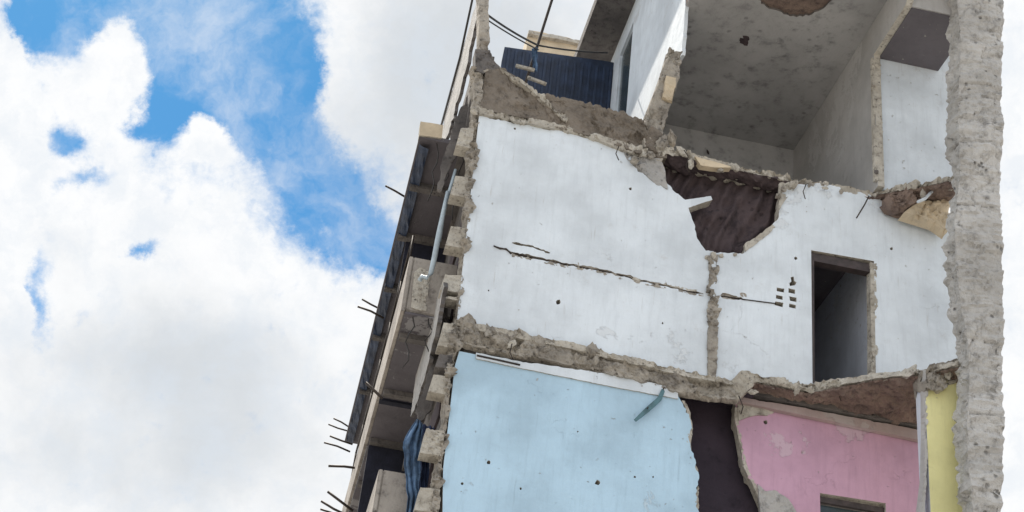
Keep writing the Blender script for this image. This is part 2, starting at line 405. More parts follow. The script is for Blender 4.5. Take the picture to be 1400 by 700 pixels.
outer = [(655, 158, 1.5), (705, 169, 1.5), (770, 180, 2), (830, 196, 2.5), (858, 208, 3), (868, 228, 2.5), (885, 240, 2.5), (903, 262, 0.4),
         (909, 247, 1.5), (922, 262, 1), (937, 273, .3), (972, 268, .3), (974, 273, .3), (941, 284, .8), (948, 304, 1.5), (953, 326, 1.8), (965, 343, 2), (985, 345, 2), (1018, 346, 2),
         (1022, 333, 2.5), (1036, 324, 2), (1052, 312, 2), (1064, 298, 2), (1067, 270, 1.5), (1072, 254, 1.5), (1120, 250, 1), (1180, 262, 1), (1245, 292, 1), (1300, 305, 0), (1330, 310, 0),
         (1340, 578, 0), (1198, 549, 0), (1040, 524, 0), (1000, 521, 0), (624, 443, 0)]
# the flap at the left of the hole stays attached to the wall
outer = [p for p in outer if p[:2] != (903, 262)]
wh = wall('white_wall', outer, 'y', 0, .16, M['white'], M['edge'], B, holes=[door]+vents+spots+[g1, g2, g3], step=3)
wh['label'] = 'white wall of the upper storey with a torn top edge'
# bare cement patch beside the hole, where the plaster has gone
pband('cement_patch', [(852, 205), (868, 207), (885, 213), (905, 218), (909, 232)], [(858, 218), (872, 229), (884, 240), (898, 252), (913, 258)], 'y', -.018, (0, .05, 0), M['grey'], B, amp=.02, freq=9)
pband('cement_patch', [(1066, 249), (1078, 250), (1090, 254)], [(1064, 290), (1070, 278), (1083, 262)], 'y', -.018, (0, .05, 0), M['edge'], B, amp=.025, freq=9)
pband('cement_patch', [(1018, 334), (1030, 326), (1044, 316), (1056, 307)], [(1019, 344), (1034, 333), (1050, 321), (1060, 310)], 'y', -.018, (0, .05, 0), M['edge'], B, amp=.015, freq=10)
# ribbed blockwork seen through the hole
V = []; Fc = []; nx, nz = 110, 40
for i in range(nx):
    for j in range(nz):
        x = 2.2+1.9*i/(nx-1); z = 11.2+1.7*j/(nz-1)
        y = .27 + .035*math.sin((x-.45*z)*34+5*fb(Vector((x, 0, z)), 1.2)) + .05*fb(Vector((x, 0, z)), 4)
        V.append((x, y, z))
for i in range(nx-1):
    for j in range(nz-1): a = i*nz+j; Fc.append((a, a+nz, a+nz+1, a+1))
mesh_obj('ribbed_lining', V, Fc, M['hollow_shade'], B, smooth=True)
# partition stub: the vertical scar
pband('partition_stub', [(968, 349), (969, 380), (968, 420), (968, 470), (968, 517)], [(983, 347), (982, 380), (982, 420), (981, 470), (980, 518)], 'y', -.035, (0, .1, 0), M['conc'], B, amp=.03, freq=9, res=.02)
for px, py, r in ((975, 349, .05), (986, 350, .035), (966, 352, .03), (1005, 348, .03)): chunk('plaster_lump', U(px, py, 'y', -.01), r, M['edge'], B, 1, .6, .8, px)
# conduit in the chase
tube('conduit', [U(x, y, 'y', .02) for x, y in [(700, 346), (735, 354), (775, 362), (830, 372), (880, 385), (920, 394), (968, 403), (1014, 409)]], .012, M['steel'], B)
tube('wire', [U(x, y, 'y', -.008) for x, y in [(1014, 409), (1030, 411), (1045, 413), (1061, 415)]], .007, M['steel'], B)
tube('wire', [U(x, y, 'y', -.01) for x, y in [(675, 336), (684, 340), (692, 340), (699, 347)]], .009, M['steel'], B)
pband('chase_bed', [(672, 332), (760, 350), (860, 372), (1020, 403)], [(672, 345), (760, 364), (860, 388), (1020, 416)], 'y', .012, (0, .1, 0), M['conc'], B, amp=.016, freq=10)
def ragged(path, w, nm, m_, yy=-.004, amp=.022):
    d_ = jag([(x, y, 1.3) for x, y in path], 1.3, 3)
    pband(nm, [(x, y-w/2) for x, y in d_], [(x, y+w/2) for x, y in d_], 'y', yy, (0, .03, 0), m_, B, amp=amp, freq=12, res=.014)
ragged([(700, 349), (735, 356), (775, 364), (830, 374), (880, 387), (925, 397), (970, 406)], 2.6, 'chase_lip', M['conc'])
ragged([(860, 379), (900, 387), (935, 394), (969, 401)], 2.4, 'chase_lip', M['edge'])
ragged([(984, 403), (1000, 405), (1018, 408)], 3.0, 'chase_lip', M['conc'])
# ventilation opening lining
box('vent_backing', 3.75, 4.14, .17, .2, 11.0, 11.65, M['hollow_shade'], B)
# doorway
d = [U(1109, 342, 'y', 0), U(1195, 357, 'y', 0)]
dx0, dx1, dz = d[0].x, d[1].x, d[0].z
fr = box('door_frame', dx0+.002, dx0+.05, .03, .13, ZS, dz-.01, M['wood'], B)
box('lintel', dx0+.05, dx1-.002, .03, .15, dz-.13, dz-.012, M['wood'], B)
pband('broken_jamb', [(1190, 358), (1190, 400), (1191, 450), (1191, 510)], [(1198, 359), (1198, 400), (1199, 450), (1199, 510)], 'y', -.003, (0, .12, 0), M['edge'], B, amp=.02, freq=11, res=.02)
# rooms behind the white wall
def room(x0, x1, y0, y1, z0, z1, m, cl):
    box('room_wall', x0, x1, y1, y1+.12, z0, z1, m, B)
    box('room_wall', x0-.1, x0-.002, y0, y1, z0, z1, m, B)
    box('room_wall', x1+.002, x1+.1, y0, y1, z0, z1, m, B)
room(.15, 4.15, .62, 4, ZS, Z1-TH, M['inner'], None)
box('room_wall', 4.262, 5.12, 2.6, 2.7, ZS, Z1-TH-.002, M['dim_shade'], B)
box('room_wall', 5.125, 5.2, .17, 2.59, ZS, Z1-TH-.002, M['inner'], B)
box('room_ceiling', 4.262, 5.12, .17, 2.59, dz+.45, dz+.5, M['dim_shade'], B)

# slab under the white wall -------------------------------------------------
T = [(624, 436), (660, 444), (700, 452), (760, 464), (800, 473), (860, 487), (900, 497), (965, 511), (1000, 518)]
Bo = [(624, 468), (660, 477), (711, 486), (760, 495), (800, 505), (850, 514), (900, 529), (935, 538), (1010, 548)]
TR = [(1000, 518), (1040, 527), (1085, 524), (1130, 520), (1200, 509), (1262, 503), (1340, 484)]
BR = [(1010, 549), (1055, 547), (1078, 542), (1130, 530), (1200, 517), (1262, 510), (1340, 494)]
def px_t(T, amp=1.2): return jag([(x, y, amp) for x, y in T], amp, 5)
A3 = [U(x, y, 'y', -.06) for x, y in px_t(T)]; B3 = [U(x, y, 'y', -.05) for x, y in px_t(Bo)]
S3 = [p.lerp(q_, .30) for p, q_ in zip(resample(A3, 60), resample(B3, 60))]
band('pale_top_shading', [p+Vector((0, -.015, .0)) for p in resample(A3, 60)], [p+Vector((0, -.015, 0)) for p in S3], Vector((0, .2, 0)), M['edge'], B, amp=.03, freq=8, res=.02)  # paler band paints shading along the top of the slab edge
band('floor_slab_edge', A3, B3, Vector((0, .11, 0)), M['conc'], B, amp=.06, freq=6, res=.022)
A4 = [U(x, y, 'z', ZS) for x, y in px_t(TR)]; A4[0] = A3[-1]; B4 = [U(x, y, 'z', ZS-.10) for x, y in px_t(BR)]; B4[0] = B3[-1]
A4 = [Vector((p.x, min(p.y, -.09), p.z)) for p in A4]; B4 = [Vector((p.x, min(p.y, -.05), p.z)) for p in B4]
band('floor_slab_edge', A4, B4, Vector((0, .1, 0)), M['edge'], B, amp=.045, freq=7, res=.022)
# broken underside of the projecting slab
n = 120; Bs = resample(B4, n); V = []; Fc = []; rows = 46
for i in range(n):
    p = Bs[i]
    for j in range(rows):
        t = j/(rows-1); q = Vector((p.x, p.y+(.42-p.y)*t, ZS-.125))
        q.z += .045*fb(q, 4.5)+.03*fb(q+Vector((3, 3, 3)), 13, 3)-.01 if 0 < j else 0
        V.append(q)
for i in range(n-1):
    for j in range(rows-1): a = i*rows+j; Fc.append((a, a+rows, a+rows+1, a+1))
mesh_obj('slab_underside', V, Fc, M['laterite'], B)
box('floor_slab', -.1, 6.3, .17, 4.2, ZS-TH, ZS-.002, M['concd'], B)
# white painted beam on top of the blue wall
wall('beam_fascia', [(651, 482, .6), (711, 494, .8), (850, 514, .8), (927, 532, 1), (927, 545, .3), (850, 531, .3), (711, 503, .3), (651, 490, .3)], 'y', -.02, .03, M['white'], M['edge'], B)
tube('crack_filler_strip', [U(x, y, 'y', -.022) for x, y in [(652, 486), (680, 492), (711, 499)]], .012, M['steel'], B)

# blue wall ------------------------------------------------------------------
def down(px, k, v): return U(px[0], px[1], k, v)
zb = 0.0
def wall_down(name, px, y, th, mf, me_, holes=(), step=4, xb=None):
    """px: top path left to right incl. side edges; closed down to the ground"""
    top = [U(a, b, 'y', y) for a, b in jag(px, 0, step)]
    loop = top+[Vector((top[-1].x, y, 4)), Vector((top[-1].x, y, zb)), Vector((top[0].x, y, zb)), Vector((top[0].x, y, 4))]
    return solid(name, [loop]+[pane_loop(h, 'y', y) for h in holes], Vector((0, th, 0)), mf, me_, B)
bs = [spot(668, 632, 3.4), spot(817, 660, 3.8), spot(632, 661, 2.2), spot(712, 668, 1.8), spot(868, 652, 1.8), spot(893, 652, 1.4), spot(790, 470+120, 1.2)]
blw = wall_down('blue_wall', [(603, 830, 0), (606, 640, 0), (622, 500, 0), (628, 480, 0), (711, 497, 0), (927, 541, 2.5), (934, 552, 3), (942, 566, 3.5), (946, 585, 3), (942, 602, 3.5), (948, 625, 3.5), (956, 650, 3), (953, 680, 3.5), (957, 720, 3), (962, 800, 3)],
                0, .15, M['blue'], M['edge'], holes=bs, step=4)
blw['label'] = 'sky blue painted wall of the lower storey, torn off along its right side'
E1 = [(932, 547), (939, 562), (943, 585), (939, 602), (945, 625), (953, 650), (950, 680), (954, 720), (960, 790)]
pband('torn_plaster_edge', E1, [(x+5, y+1) for x, y in E1], 'y', .004, (0, .12, 0), M['edge'], B, amp=.025, freq=10, res=.025)
# batten hanging on the blue wall
bt = [U(907, 533, 'y', -.05), U(902, 545, 'y', -.06), U(885, 560, 'y', -.08), U(870, 573, 'y', -.09)]
ba = empty('hanging_batten', bt[0], 'short dark teal batten hanging from the beam across the top of the blue wall', 'batten')
dv = (bt[3]-bt[0]).normalized(); sv = dv.cross(Vector((0, 1, 0))).normalized()*.028
V = [];
for p, k in ((bt[0], .8), (bt[1], 1), (bt[2], 1.05), (bt[3]+dv*.02, .6)):
    V += [p-sv*k, p+sv*k, p+sv*k+Vector((0, .02, 0)), p-sv*k+Vector((0, .02, 0))]
Fc = [(0, 1, 2, 3), (15, 14, 13, 12)]+[(i*4+j, i*4+(j+1) % 4, i*4+4+(j+1) % 4, i*4+4+j) for i in range(3) for j in range(4)]
mesh_obj('plank', V, Fc, M['teal'], ba)
tube('nail', [bt[0]+Vector((0, .05, .01)), bt[0]+Vector((0, -.03, .015))], .008, M['steel'], ba)
tube('nail', [bt[2]+Vector((0, .09, .01)), bt[2]+Vector((0, -.03, .015))], .007, M['steel'], ba)

# pink wall ------------------------------------------------------------------
PY = .3
win = [(1121, 674), (1211, 688), (1213, 790), (1123, 775)]
pk = wall_down('pink_wall', [(1060, 820, 2.5), (1052, 740, 2.5), (1043, 690, 3), (1030, 660, 3), (1019, 640, 3), (1012, 600, 3), (1006, 570, 2.5), (1008, 545, 0), (1090, 558, 0), (1300, 605, 0)],
               PY, .15, M['pink'], M['edge'], holes=[win, spot(1047, 577, 3.2)])
pk['label'] = 'pink painted wall under the brown broken slab'
pband('pale_beam', [(1010, 542), (1090, 556), (1180, 573), (1300, 596)], [(1010, 549), (1090, 566), (1180, 585), (1300, 611)], 'y', PY-.08, (0, .07, 0), M['beam'], B, amp=.006, freq=8, res=.05)
pband('cement_patch', [(1008, 548), (1030, 551), (1048, 557), (1060, 563)], [(1010, 575), (1022, 570), (1036, 567), (1048, 568)], 'y', PY-.022, (0, .05, 0), M['edge'], B, amp=.02, freq=9)
pband('cement_patch', [(1036, 660), (1046, 672), (1060, 670), (1078, 682), (1090, 700), (1092, 720)], [(1040, 700), (1048, 706), (1060, 710), (1070, 716), (1080, 724), (1090, 730)], 'y', PY-.022, (0, .05, 0), M['grey'], B, amp=.02, freq=9)
E2 = [(1006, 548), (1004, 570), (1010, 600), (1017, 640), (1028, 660), (1041, 690), (1050, 740)]
pband('torn_plaster_edge', E2, [(x+5, y) for x, y in E2], 'y', PY-.004, (0, .12, 0), M['edge'], B, amp=.025, freq=10, res=.025)
a, b = U(1121, 674, 'y', PY), U(1211, 688, 'y', PY)
wf = box('window_frame', a.x, b.x, PY+.04, PY+.09, a.z-.09, a.z-.02, M['wood'], B)
box('window_pane', a.x+.01, b.x-.01, PY+.10, PY+.115, a.z-1.2, a.z-.1, M['glass'], wf)
# dark interior between the blue and the pink wall, its shade put into the colour
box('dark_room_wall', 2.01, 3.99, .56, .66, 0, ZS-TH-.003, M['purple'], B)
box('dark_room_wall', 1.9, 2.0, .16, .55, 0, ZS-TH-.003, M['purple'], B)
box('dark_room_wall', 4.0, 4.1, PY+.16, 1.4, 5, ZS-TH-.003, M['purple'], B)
box('dark_room_ceiling', 2.01, 3.6, .16, .555, ZS-TH-.03, ZS-TH-.004, M['purple'], B)  # dark sheet added under the slab so the gap reads as shade
# yellow wall
YY = -1.0
yl = [U(x, y, 'y', YY) for x, y in [(1264, 524), (1330, 516)]]
ylo = solid('yellow_wall', [[yl[0], yl[1], Vector((yl[1].x, YY, 4)), Vector((yl[1].x, YY, 0)), Vector((yl[0].x, YY, 0)), Vector((yl[0].x, YY, 4))]], Vector((0, .24, 0)), M['yellow'], M['inner'], B)
ylo['label'] = 'narrow yellow wall between the pink room and the rough pillar'
pband('torn_plaster_edge', [(1262, 505), (1265, 540), (1265, 600), (1264, 650), (1258, 700), (1258, 790)], [(1266, 505), (1268, 540), (1268, 600), (1268, 650), (1266, 700), (1265, 790)], 'y', YY-.01, (0, .12, 0), M['cream'], B, amp=.012, freq=10, res=.025)
pband('broken_beam_end', [(1262, 501), (1285, 496), (1318, 489)], [(1266, 530), (1285, 533), (1305, 524), (1320, 518)], 'y', YY-.06, (0, .3, 0), M['conc'], B, amp=.08, freq=6, res=.02)

# rough pillar at the right --------------------------------------------------
CY = -1.5
LE = [(x+13, y) for x, y in [(1297, -330), (1296, -150), (1297, 0), (1301, 60), (1298, 120), (1298, 190), (1300, 240), (1293, 300), (1295, 360), (1302, 420), (1311, 470), (1313, 520), (1309, 590), (1312, 640), (1319, 700)]]
Lp = [U(x, y, 'y', CY) for x, y in LE]; Lp.append(Vector((Lp[-1].x, CY, 0)))
RE_ = [Vector((p.x+0, CY, p.z)) for p in (U(1366, -330, 'y', CY), U(1367, 0, 'y', CY), U(1364, 240, 'y', CY), U(1368, 480, 'y', CY), U(1366, 700, 'y', CY))]; RE_.append(Vector((RE_[-1].x, CY, 0)))
n = 760; Ls = resample(Lp, n); Rs = resample(RE_, n); nxw = 56; V = []; Fc = []
for i, p in enumerate(Ls):
    W = Rs[i].x-p.x
    for j in range(-7, nxw+7):
        if j < 0: q = Vector((p.x, CY-j*.05, p.z)); dvv = Vector((-1, 0, 0)); x = 0
        elif j >= nxw: q = Vector((p.x+W, CY-.10+(j-nxw+1)*.07, p.z)); dvv = Vector((1, 0, 0)); x = W
        else:
            x = W*j/(nxw-1); q = Vector((p.x+x, CY-.10*math.sin(math.pi*min(1, x/.5)*.5), p.z)); dvv = Vector((-.3 if j < 3 else 0, -1, 0))
        s = q+Vector((0, 0, 0))
        h = .045*fb(s, 1.5)+.045*fb(Vector((s.x*1.6, s.y*1.6, s.z*7)), 1)+.02*fb(Vector((s.x*4, s.y*4, s.z*15)), 1)+.008*fb(s, 18, 4)+.022*chunky(Vector((s.x*.7, s.y, s.z)), 2.4)+.010*chunky(s, 7)
        # bed joints where the shuttering lifts met
        jz = (s.z+.03*fb(s, 2)) % .92; h -= .035*math.exp(-(jz/.02)**2)
        V.append(q+dvv*h)
kk = nxw+14
for i in range(n-1):
    for j in range(kk-1): a = i*kk+j; Fc.append((a, a+kk, a+kk+1, a+1))
for i in range(n-1): Fc.append((i*kk+kk-1, (i+1)*kk+kk-1, (i+1)*kk, i*kk))
tag(mesh_obj('concrete_pillar', V, Fc, M['pillar']), 'thick rough grey cement pillar rising up the right side beside the yellow wall', 'pillar')

# upper slab edge -------------------------------------------------------------
pband('torn_slab_edge', [(742, 128), (780, 134), (820, 143), (850, 153), (880, 162), (900, 178), (915, 192)], [(752, 172), (785, 180), (820, 190), (848, 200), (870, 208), (892, 214), (912, 216)], 'y', -.05, (0, .35, 0), M['concb'], B, amp=.035, freq=6, res=.022)
pband('pale_slab_rim', [(655, 146), (700, 156), (740, 163), (780, 172), (820, 184), (850, 192), (880, 202), (912, 206)], [(655, 155), (705, 165), (745, 173), (785, 181), (820, 192), (845, 202), (868, 211), (905, 220)], 'y', -.05, (0, .2, 0), M['edge'], B, amp=.035, freq=9, res=.022)
A5 = [U(x, y, 'z', Z1) for x, y in jag([(895, 198, 1.5), (925, 205, 1.5), (960, 213, 1.2), (1000, 223, 1), (1080, 240, 1), (1130, 251, 1), (1180, 262, 1.5), (1240, 250, 1.5), (1325, 234, 1)], 1, 5)]
A5 = [Vector((p.x, min(p.y, -.02), p.z)) for p in A5]
B5 = [Vector((p.x, p.y+.02, Z1-.085)) for p in A5]
band('torn_slab_edge', A5, B5, Vector((0, .35, 0)), M['edge'], B, amp=.04, freq=8, res=.02)
n = 130; Bs = resample(B5, n); V = []; Fc = []; rows = 30
for i in range(n):
    p = Bs[i]
    for j in range(rows):
        t = j/(rows-1); q = Vector((p.x, p.y+(.25-p.y)*t, Z1-.09))
        q.z += (.05*fb(q, 4)+.03*fb(q, 12, 3)-.03*math.sin(math.pi*t)) if j else 0
        V.append(q)
for i in range(n-1):
    for j in range(rows-1): a = i*rows+j; Fc.append((a, a+rows, a+rows+1, a+1))
mesh_obj('slab_underside', V, Fc, [M['laterite'], M['hollow_shade']], B, [1 if V[f[0]].x < 3.98 else 0 for f in Fc])  # stretch above the hole painted darker, as shade
box('roof_slab', -.08, 6.4, .36, 6, Z1-TH, Z1-.004, M['concd'], B)
# brown render hanging under the slab at the right
pband('hanging_render', [(1246, 282), (1262, 272), (1280, 268), (1300, 262)], [(1236, 290), (1262, 298), (1280, 304), (1297, 316)], 'y', -.28, (0, .2, 0), M['beige'], B, amp=.05, freq=4, res=.02)
pband('broken_beam_end', [(1215, 266), (1240, 258), (1270, 252), (1296, 246)], [(1222, 276), (1240, 282), (1262, 272), (1290, 262)], 'y', -.33, (0, .3, 0), M['laterite'], B, amp=.06, freq=6, res=.02)
# lumps of rubble lying on the torn edge
k = 0
for px, py, r, s in [(905, 197, .09, 1.3), (918, 190, .07, 1.5), (932, 207, .06, 1.5), (890, 212, .06, 1), (868, 219, .07, 1), (945, 224, .05, 1.6), (985, 233, .035, 1.5), (1072, 258, .05, 1.2), (1085, 252, .06, 1.2), (1064, 268, .04, 1), (1150, 262, .035, 1), (1128, 257, .03, 1.4), (1107, 252, .03, 1.4),
                    (1262, 266, .045, 1.5), (648, 152, .05, 1.2), (1290, 255, .05, 1), (1272, 520, .06, 1), (1296, 512, .06, 1), (640, 452, .07, 1.2), (668, 456, .06, 1.3), (700, 470, .05, 1.4), (745, 478, .045, 1.5), (815, 492, .04, 1.5), (1030, 536, .04, 1.5), (1090, 534, .04, 1.6)]:
    k += 1
    yy = -.06 if px < 1200 else (-.45 if py < 300 else YY-.06)
    chunk('concrete_lump', U(px, py, 'y', yy), r, (M['edge'], M['conc'], M['conc'])[k % 3], B, s, .8, .75, k)
# tawny block exposed behind the rim
pband('exposed_block', [(950, 214), (975, 220), (998, 227)], [(958, 226), (978, 229), (1000, 229)], 'y', -.075, (0, .1, 0), M['beige'], B, amp=.01, freq=8)
tube('bent_rebar', [U(1188, 268, 'y', -.08), U(1182, 280, 'y', -.12), U(1171, 298, 'y', -.16)], .009, M['steel'], B)
tube('bent_rebar', [U(1274, 262, 'y', -.4), U(1264, 272, 'y', -.45), U(1255, 276, 'y', -.5)], .02, M['white'], B)

for pts in ([(935, 205), (941, 214), (938, 228), (943, 236)], [(1102, 252), (1098, 262), (1101, 272)], [(846, 200), (842, 210), (846, 219)], [(700, 470), (697, 482), (702, 492)], [(1150, 526), (1146, 538), (1150, 548)], [(1010, 541), (1016, 556), (1013, 566)]):
    tube('bent_rebar', [U(x, y, 'y', -.13+.0*i) for i, (x, y) in enumerate(pts)], .007, M['steel'], B, 6)

# upper room -------------------------------------------------------------------
XP = 2.541; XR = 5.1
hole = [(1030, -12), (1040, 6), (1060, 14), (1085, 22), (1110, 20), (1130, 8), (1145, -12), (1120, -40), (1060, -45)]
z = ZC; hl = [U(x, y, 'z', z) for x, y in jag([(x, y, 3) for x, y in hole], 3, 4, True)]
solid('ceiling_slab', [[Vector((XP+.01, -1.9, z)), Vector((XR+.98, -1.9, z)), Vector((XR+.98, 3.0, z)), Vector((XP+.01, 3.0, z))], hl], Vector((0, 0, .035)), M['ceil'], M['concd'], B)
box('ceiling_slab_core', XP+.01, XR+.98, -1.88, 3.1, z+.045, z+.18, M['laterite'], B)
box('back_wall', XP+.01, XR+.1, 2.96, 3.08, Z1, z-.002, M['ceil'], B)
z0 = Z1-.003
j1 = -.165; zl = 15.18
solid('side_wall', [[Vector((XR, 2.955, z0)), Vector((XR, 2.955, z-.002)), Vector((XR, -1.88, z-.002)), Vector((XR, -1.21, zl)), Vector((XR, j1, zl)), Vector((XR, j1, z0))]], Vector((.09, 0, 0)), M['cream'], M['edge'], B)
pband('torn_plaster_edge', [(1192, 78), (1193, 120), (1194, 180), (1196, 246)], [(1204, 80), (1204, 120), (1206, 180), (1207, 246)], 'y', j1-.01, (0, .06, 0), M['edge'], B, amp=.015, freq=10, res=.025)
box('alcove_wall', XR+.092, 6.3, j1+.05, j1+.15, z0, zl+.4, M['white'], B)
box('alcove_lintel', XR+.092, 6.05, -1.21, j1+.045, zl+.002, zl+.36, M['cream'], B)
box('alcove_soffit_shade', XR+.095, 6.05, -1.19, j1+.045, zl-.012, zl, M['dim_shade'], B)  # dark sheet paints the shade under the lintel
chunk('plaster_lump', U(1198, 235, 'y', j1-.02), .03, M['concd'], B, 1, 1, 1, 3)
# spots on the ceiling
for px, py, r in [(1017, 57, .05), (1020, 52, .035), (968, 206+2, .03)]:
    zz = ZC-.004
    if py > 150: chunk('ceiling_pock', U(px, py, 'y', 2.95), .05, M['hollow_shade'], B, 1, .3, .8, 5); continue
    chunk('ceiling_pock', U(px, py, 'z', zz), r, M['hollow_shade'], B, 1.2, 1.6, .15, px).rotation_euler = (0, 0, px)
# tall outside wall with a window, seen along its face
def X(px, py): return U(px, py, 'x', XP)
topz = 18.7
w0 = U(866, 30, 'x', XP); w1 = U(847, 82, 'x', XP)
wloop = [Vector((XP, w0.y, w0.z)), Vector((XP, w1.y, w0.z-.02)), Vector((XP, w1.y, 14.2)), Vector((XP, w0.y, 14.2))]
ne = [U(x, y, 'x', XP) for x, y in jag([(937, -60, 0), (937, 0, .5), (935, 40, .8), (932, 75, 2), (914, 105, 2), (905, 125, 2), (893, 150, 2), (884, 160, 1), (878, 190, 0)], 1, 5)]
ne[0].z = topz
lp = ne+[Vector((XP, 1.2, Z1)), Vector((XP, 6.3, Z1)), Vector((XP, 6.3, topz))]
uw = solid('panelled_outer_wall', [lp, wloop], Vector((.05, 0, 0)), M['white'], M['white'], B)
fo = box('window_frame', XP+.052, XP+.10, w0.y+.002, w1.y-.002, 14.21, w0.z-.05, M['curtain'], B)
box('window_pane', XP+.035, XP+.045, w0.y+.05, w1.y-.05, 16.3, w0.z-.1, M['glass'], fo)
box('roof_beam', XP-.62, XP+.5, -3.2, 6.35, topz+.002, topz+.22, M['concd'], B)
# broken pillar stub
pband('pillar_stub', [(915, 64), (908, 90), (897, 120), (885, 150), (878, 175), (880, 200)], [(934, 70), (931, 95), (924, 125), (916, 150), (910, 175), (905, 200)], 'y', -.04, (0, .18, 0), M['conc'], B, amp=.045, freq=5, res=.02)
pband('exposed_block', [(911, 103), (906, 132)], [(925, 106), (921, 137)], 'y', -.09, (0, .08, 0), M['beige'], B, amp=.02, freq=7, res=.02)

# terrace wedge and corner column ------------------------------------------------
pband('broken_parapet', [(664, 97), (678, 94), (690, 92), (706, 103), (722, 117), (745, 137), (762, 152), (778, 166)], [(656, 150), (675, 153), (700, 158), (715, 161), (735, 164), (750, 167), (765, 170), (780, 174)], 'y', -.02, (0, .22, 0), M['concb'], B, amp=.03, freq=5, res=.022)
pband('parapet_coping', [(684, 88), (698, 96), (722, 113), (745, 133), (765, 150), (778, 160)], [(688, 95), (702, 106), (724, 121), (745, 140), (762, 156), (774, 168)], 'y', -.09, (0, .3, 0), M['edge'], B, amp=.04, freq=8, res=.02)
for k0_, k1_ in (((706, 90), (730, 96)), ((722, 106), (746, 115))):
    tube('fallen_batten', [U(*k0_, 'y', .6), U(*k1_, 'y', .5)], .035, M['edge'], B, 4)
pband('column_haunch', [(650, 66), (670, 66), (676, 82), (684, 92)], [(650, 96), (660, 100), (672, 97), (684, 95)], 'y', -.02, (0, .22, 0), M['concd'], B, amp=.025, freq=5, res=.02)
pband('corner_column', [(657, -260), (656, -80), (655, 0), (655, 66)], [(675, -260), (671, -80), (669, 0), (669, 68)], 'y', 0, (0, .2, 0), M['conc'], B, amp=.03, freq=6, res=.03)
# torn corner of the facade below, with the ends of the blocks sticking out
CL = [(646, 92), (648, 130), (645, 165), (642, 200), (639, 240), (636, 290), (632, 330), (629, 370), (625, 410), (619, 440), (615, 480), (610, 520), (607, 560), (600, 600), (594, 650), (588, 710), (580, 790)]
CRt = [(662, 96), (660, 130), (657, 165), (653, 200), (649, 240), (644, 290), (641, 330), (636, 370), (632, 410), (628, 440), (627, 480), (619, 520), (615, 560), (611, 600), (606, 650), (601, 710), (592, 790)]
A6 = [U(x, y, 'y', -.03) for x, y in px_t(CL, 2)]; B6 = [U(x, y, 'y', -.03) for x, y in px_t(CRt, 1)]
band('torn_corner', A6, B6, Vector((0, .25, 0)), M['conc'], B, amp=.07, freq=7, res=.022)
for px0, py0, px1, py1, mm in [(627, 171, 644, 204, 'edge'), (619, 238, 641, 272, 'edge'), (613, 306, 634, 341, 'edge'), (605, 372, 630, 402, 'edge'), (603, 438, 624, 478, 'edge'), (597, 481, 616, 506, 'concd'), (589, 509, 612, 541, 'edge'), (579, 583, 603, 625, 'edge'), (571, 663, 597, 703, 'edge'), (606, 402, 626, 412, 'edge')]:
    a = U(px0, py0+3, 'y', .02); b = U(px1, py1, 'y', .02)
    sh = (U(px0-4, py1, 'y', .02)-U(px0, py0, 'y', .02)).x
    bb = band('protruding_block', [Vector((a.x+.03, 0, a.z)), Vector((b.x, 0, a.z+.02))], [Vector((a.x, 0, b.z)), Vector((b.x, 0, b.z))], Vector((0, .22, 0)), M[mm], B, amp=.012, freq=8, res=.02)
box('front_upstand', -.24, -.005, .22, 2.2, Z1-.17, 14.1, M['concd'], B)
# facade behind the corner (long front seen almost edge-on)
box('long_front_wall', -.03, .12, .25, 17, 0, Z1-.17, M['concd'], B)
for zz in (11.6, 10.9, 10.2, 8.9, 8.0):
    box('front_opening_shade', -.06, -.034, .3, 1.9, zz, zz+.36, M['hollow_shade'], B)  # dark plates on the wall paint the shade of openings

# sunshade fins on the long front
def fin(pxs, x, th, m, soff, depth):
    return wall('sunshade_edge', pxs, 'x', x, th, m, M['concd'], B, step=5)
fin([(652, -40, .4), (652, 0, .6), (630, 78, .8), (603, 180, 1.2), (595, 258, 1), (600, 250, 1.5), (607, 205, 1.5), (626, 137, 1), (638, 90, .8), (656, 0, 0), (664, -40, 0)], -.25, .05, M['grey'], 0, 0)
fin([(606, 383, .6), (590, 425, .8), (580, 462, .8), (569, 510, .8), (561, 570, 1), (567, 560, 1.5), (581, 515, 1.2), (595, 455, 1), (604, 405, .6), (607, 392, 0)], -.25, .05, M['grey'], 0, 0)
fin([(606, 250, 2), (590, 300, 1), (600, 262, 1)], -.24, .05, M['concd'], 0, 0)
def shade_soffit(px, k, v):
    return wall('sunshade_soffit', px, k, v, .04, M['concd'], M['concd'], B, step=5)
wall('sunshade_soffit', [(640, 130, 2), (628, 150, 2), (606, 215, 2), (598, 258, 2), (603, 262, 2), (612, 235, 2), (628, 205, 2), (640, 165, 1)], 'y', .35, .05, M['concd'], M['concd'], B)
wall('sunshade_soffit', [(604, 405, 2), (595, 460, 1.5), (583, 520, 2), (568, 562, 2), (575, 575, 2), (590, 560, 2), (600, 520, 2), (612, 470, 1), (612, 420, 1)], 'y', .45, .05, M['concd'], M['concd'], B)
tube('edge_pipe', [U(x, y, 'x', -.27) for x, y in [(652, -30), (629, 78), (601, 180)]], .018, M['cable'], B)
# pale pipe
pp = [(612, 262), (606, 290), (600, 320), (594, 352), (589, 374), (583, 380), (577, 378), (574, 383)]
tag(tube('drain_pipe', [U(x, y, 'y', .3) for x, y in pp], [.022, .026, .034, .034, .03, .028, .03, .03], M['pipe'], None, 12), 'pale blue plastic drain pipe hanging bent against the block ends of the left front', 'pipe')
tag(tube('drain_pipe', [U(x, y, 'y', .34) for x, y in [(623, 232), (614, 262), (606, 296), (601, 330)]], .02, M['pipe'], None, 10), 'thin straight pale pipe beside the protruding block ends, above the bent pipe', 'pipe')

